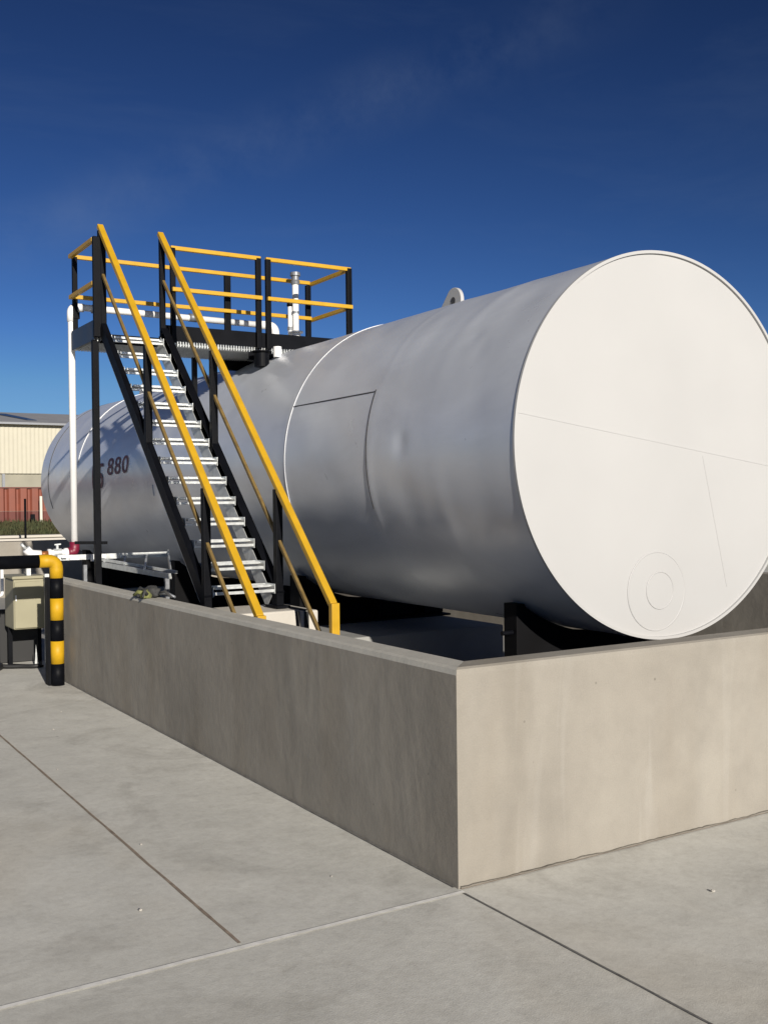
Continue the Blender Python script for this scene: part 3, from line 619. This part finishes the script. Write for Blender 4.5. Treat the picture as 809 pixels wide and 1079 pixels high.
def hose(pts, rad, label):
    P = [Vector(p) for p in pts]; out = []
    for i in range(len(P)-1):
        p0, p1, p2, p3 = P[max(i-1, 0)], P[i], P[i+1], P[min(i+2, len(P)-1)]
        for k in range(8):
            t = k/8; out.append(.5*((2*p1)+(p2-p0)*t+(2*p0-5*p1+4*p2-p3)*t*t+(-p0+3*p1-3*p2+p3)*t**3))
    out.append(P[-1]); o = obj('hose', tube(B(), out, rad, 12), MT['rubber'], smooth=True); return tag(o, label, 'hose')
hose([(-1.3, 7.2, .03), (-.75, 7.35, .03), (-.50, 7.62, .03), (-.36, 7.9, .03), (-.42, 8.3, .03), (-.7, 8.6, .04), (-1.1, 8.4, .04)], .026, 'black hose looped on the ground left of the cream box')
hose([(-.62, 8.1, .75), (-.58, 8.0, .35), (-.50, 7.95, .08), (-.36, 7.85, .035), (-.18, 7.75, .03), (-.03, 7.66, .035), (.02, 7.85, .06)], .022, 'black hose hanging down then running under the cream box')

# ------------------------------------------------------------------ stair foot blocks
b1 = thing('concrete_block', 'pale concrete block with dark straps carrying the stair foot', 'concrete block', (.8, 3.66, 0))
bm = B(); box(bm, (.50, 3.60, 0), (1.02, 4.2, .90)); obj('block', bm, MT['block'], b1, bevel=.015)
bm = B(); box(bm, (1.055, 3.60, 0), (1.215, 4.2, .89)); obj('end_block', bm, MT['block'], b1, bevel=.015)
bm = B(); box(bm, (1.023, 3.62, 0), (1.052, 4.18, .885)); box(bm, (1.085, 3.592, .0), (1.125, 3.599, .885)); box(bm, (1.085, 3.592, .893), (1.125, 4.19, .899)); obj('strap', bm, MT['rubber'], b1)
bm = B(); tube(bm, [(.64, 3.585, .80), (.64, 3.598, .80)], .075, 24); obj('rubber_pad', bm, MT['rubber'], b1)
bm = B(); box(bm, (.24, 3.80, 0), (.48, 4.15, .86)); tag(obj('concrete_block', bm, MT['block'], bevel=.015), 'small concrete block tight behind the long wall left of stair foot', 'concrete block')

bm = B()
for k in range(46):
    x, y = random.uniform(-3.2, 2.6), random.uniform(-1.6, 6.0)
    if -.02 < x and y > -.02: continue
    r_ = random.choice((.004, .005, .006, .009, .011)); mt_ = Matrix.Translation((x, y, .004+r_*.45)) @ Matrix.Rotation(random.random()*6, 4, 'Z') @ Matrix.Diagonal((r_*1.3, r_, r_*.6, 1)); bmesh.ops.create_icosphere(bm, subdivisions=1, radius=1, matrix=mt_)
for v_ in bm.verts: v_.co += Vector((noise.noise(v_.co*300), noise.noise(v_.co*310), 0))*.002
o = obj('grit', bm, MT['block']); o['kind'] = 'stuff'; o['label'] = 'loose pale grit scattered on the paving beside the wall'
# ------------------------------------------------------------------ rag on the wall
rg = thing('work_glove', 'crumpled olive and dark grey glove lying on the long wall top', 'glove', (.10, 4.35, 1.0))
def blob(name, c, rad, m, seed, par, sq=(1, 1, 1)):
    bm = B(); bmesh.ops.create_icosphere(bm, subdivisions=3, radius=1)
    for v_ in bm.verts:
        n0 = v_.co.copy(); k = 1+.45*noise.noise(n0*1.9+Vector((seed, 0, 0)))+.2*noise.noise(n0*5+Vector((0, seed, 0)))
        v_.co = Vector((c[0]+n0.x*rad*k*sq[0], c[1]+n0.y*rad*k*sq[1], max(1.001, c[2]+n0.z*rad*k*sq[2])))
    return obj(name, bm, m, par, smooth=True)
blob('palm', (.090, 4.35, 1.045), .075, MT['darkcloth'], 3, rg, (.9, 1.4, .62)); blob('cuff', (.030, 4.30, 1.02), .050, MT['olive'], 8, rg, (.75, .9, .95))
blob('cuff', (.02, 4.42, 1.012), .040, MT['darkcloth'], 5, rg, (.7, 1.2, .5))
for k, (x0_, y0_, dx, dy, rr_, mm) in enumerate(((.11, 4.30, .08, -.22, .016, 'greycap'), (.12, 4.27, .05, -.17, .014, 'darkcloth'), (.07, 4.42, -.03, .17, .016, 'darkcloth'), (.03, 4.36, -.05, .10, .018, 'olive'), (.12, 4.38, .06, .10, .016, 'darkcloth'), (.02, 4.25, -.045, -.03, .014, 'darkcloth'))):
    pipe('finger', [(x0_, y0_, 1.035), (x0_+dx*.5, y0_+dy*.55, 1.045+.01*(k % 3)), (x0_+dx, y0_+dy, 1.016)], [rr_, rr_*.95, rr_*.6], MT[mm], rg, n=10)

S.render.engine = 'CYCLES'
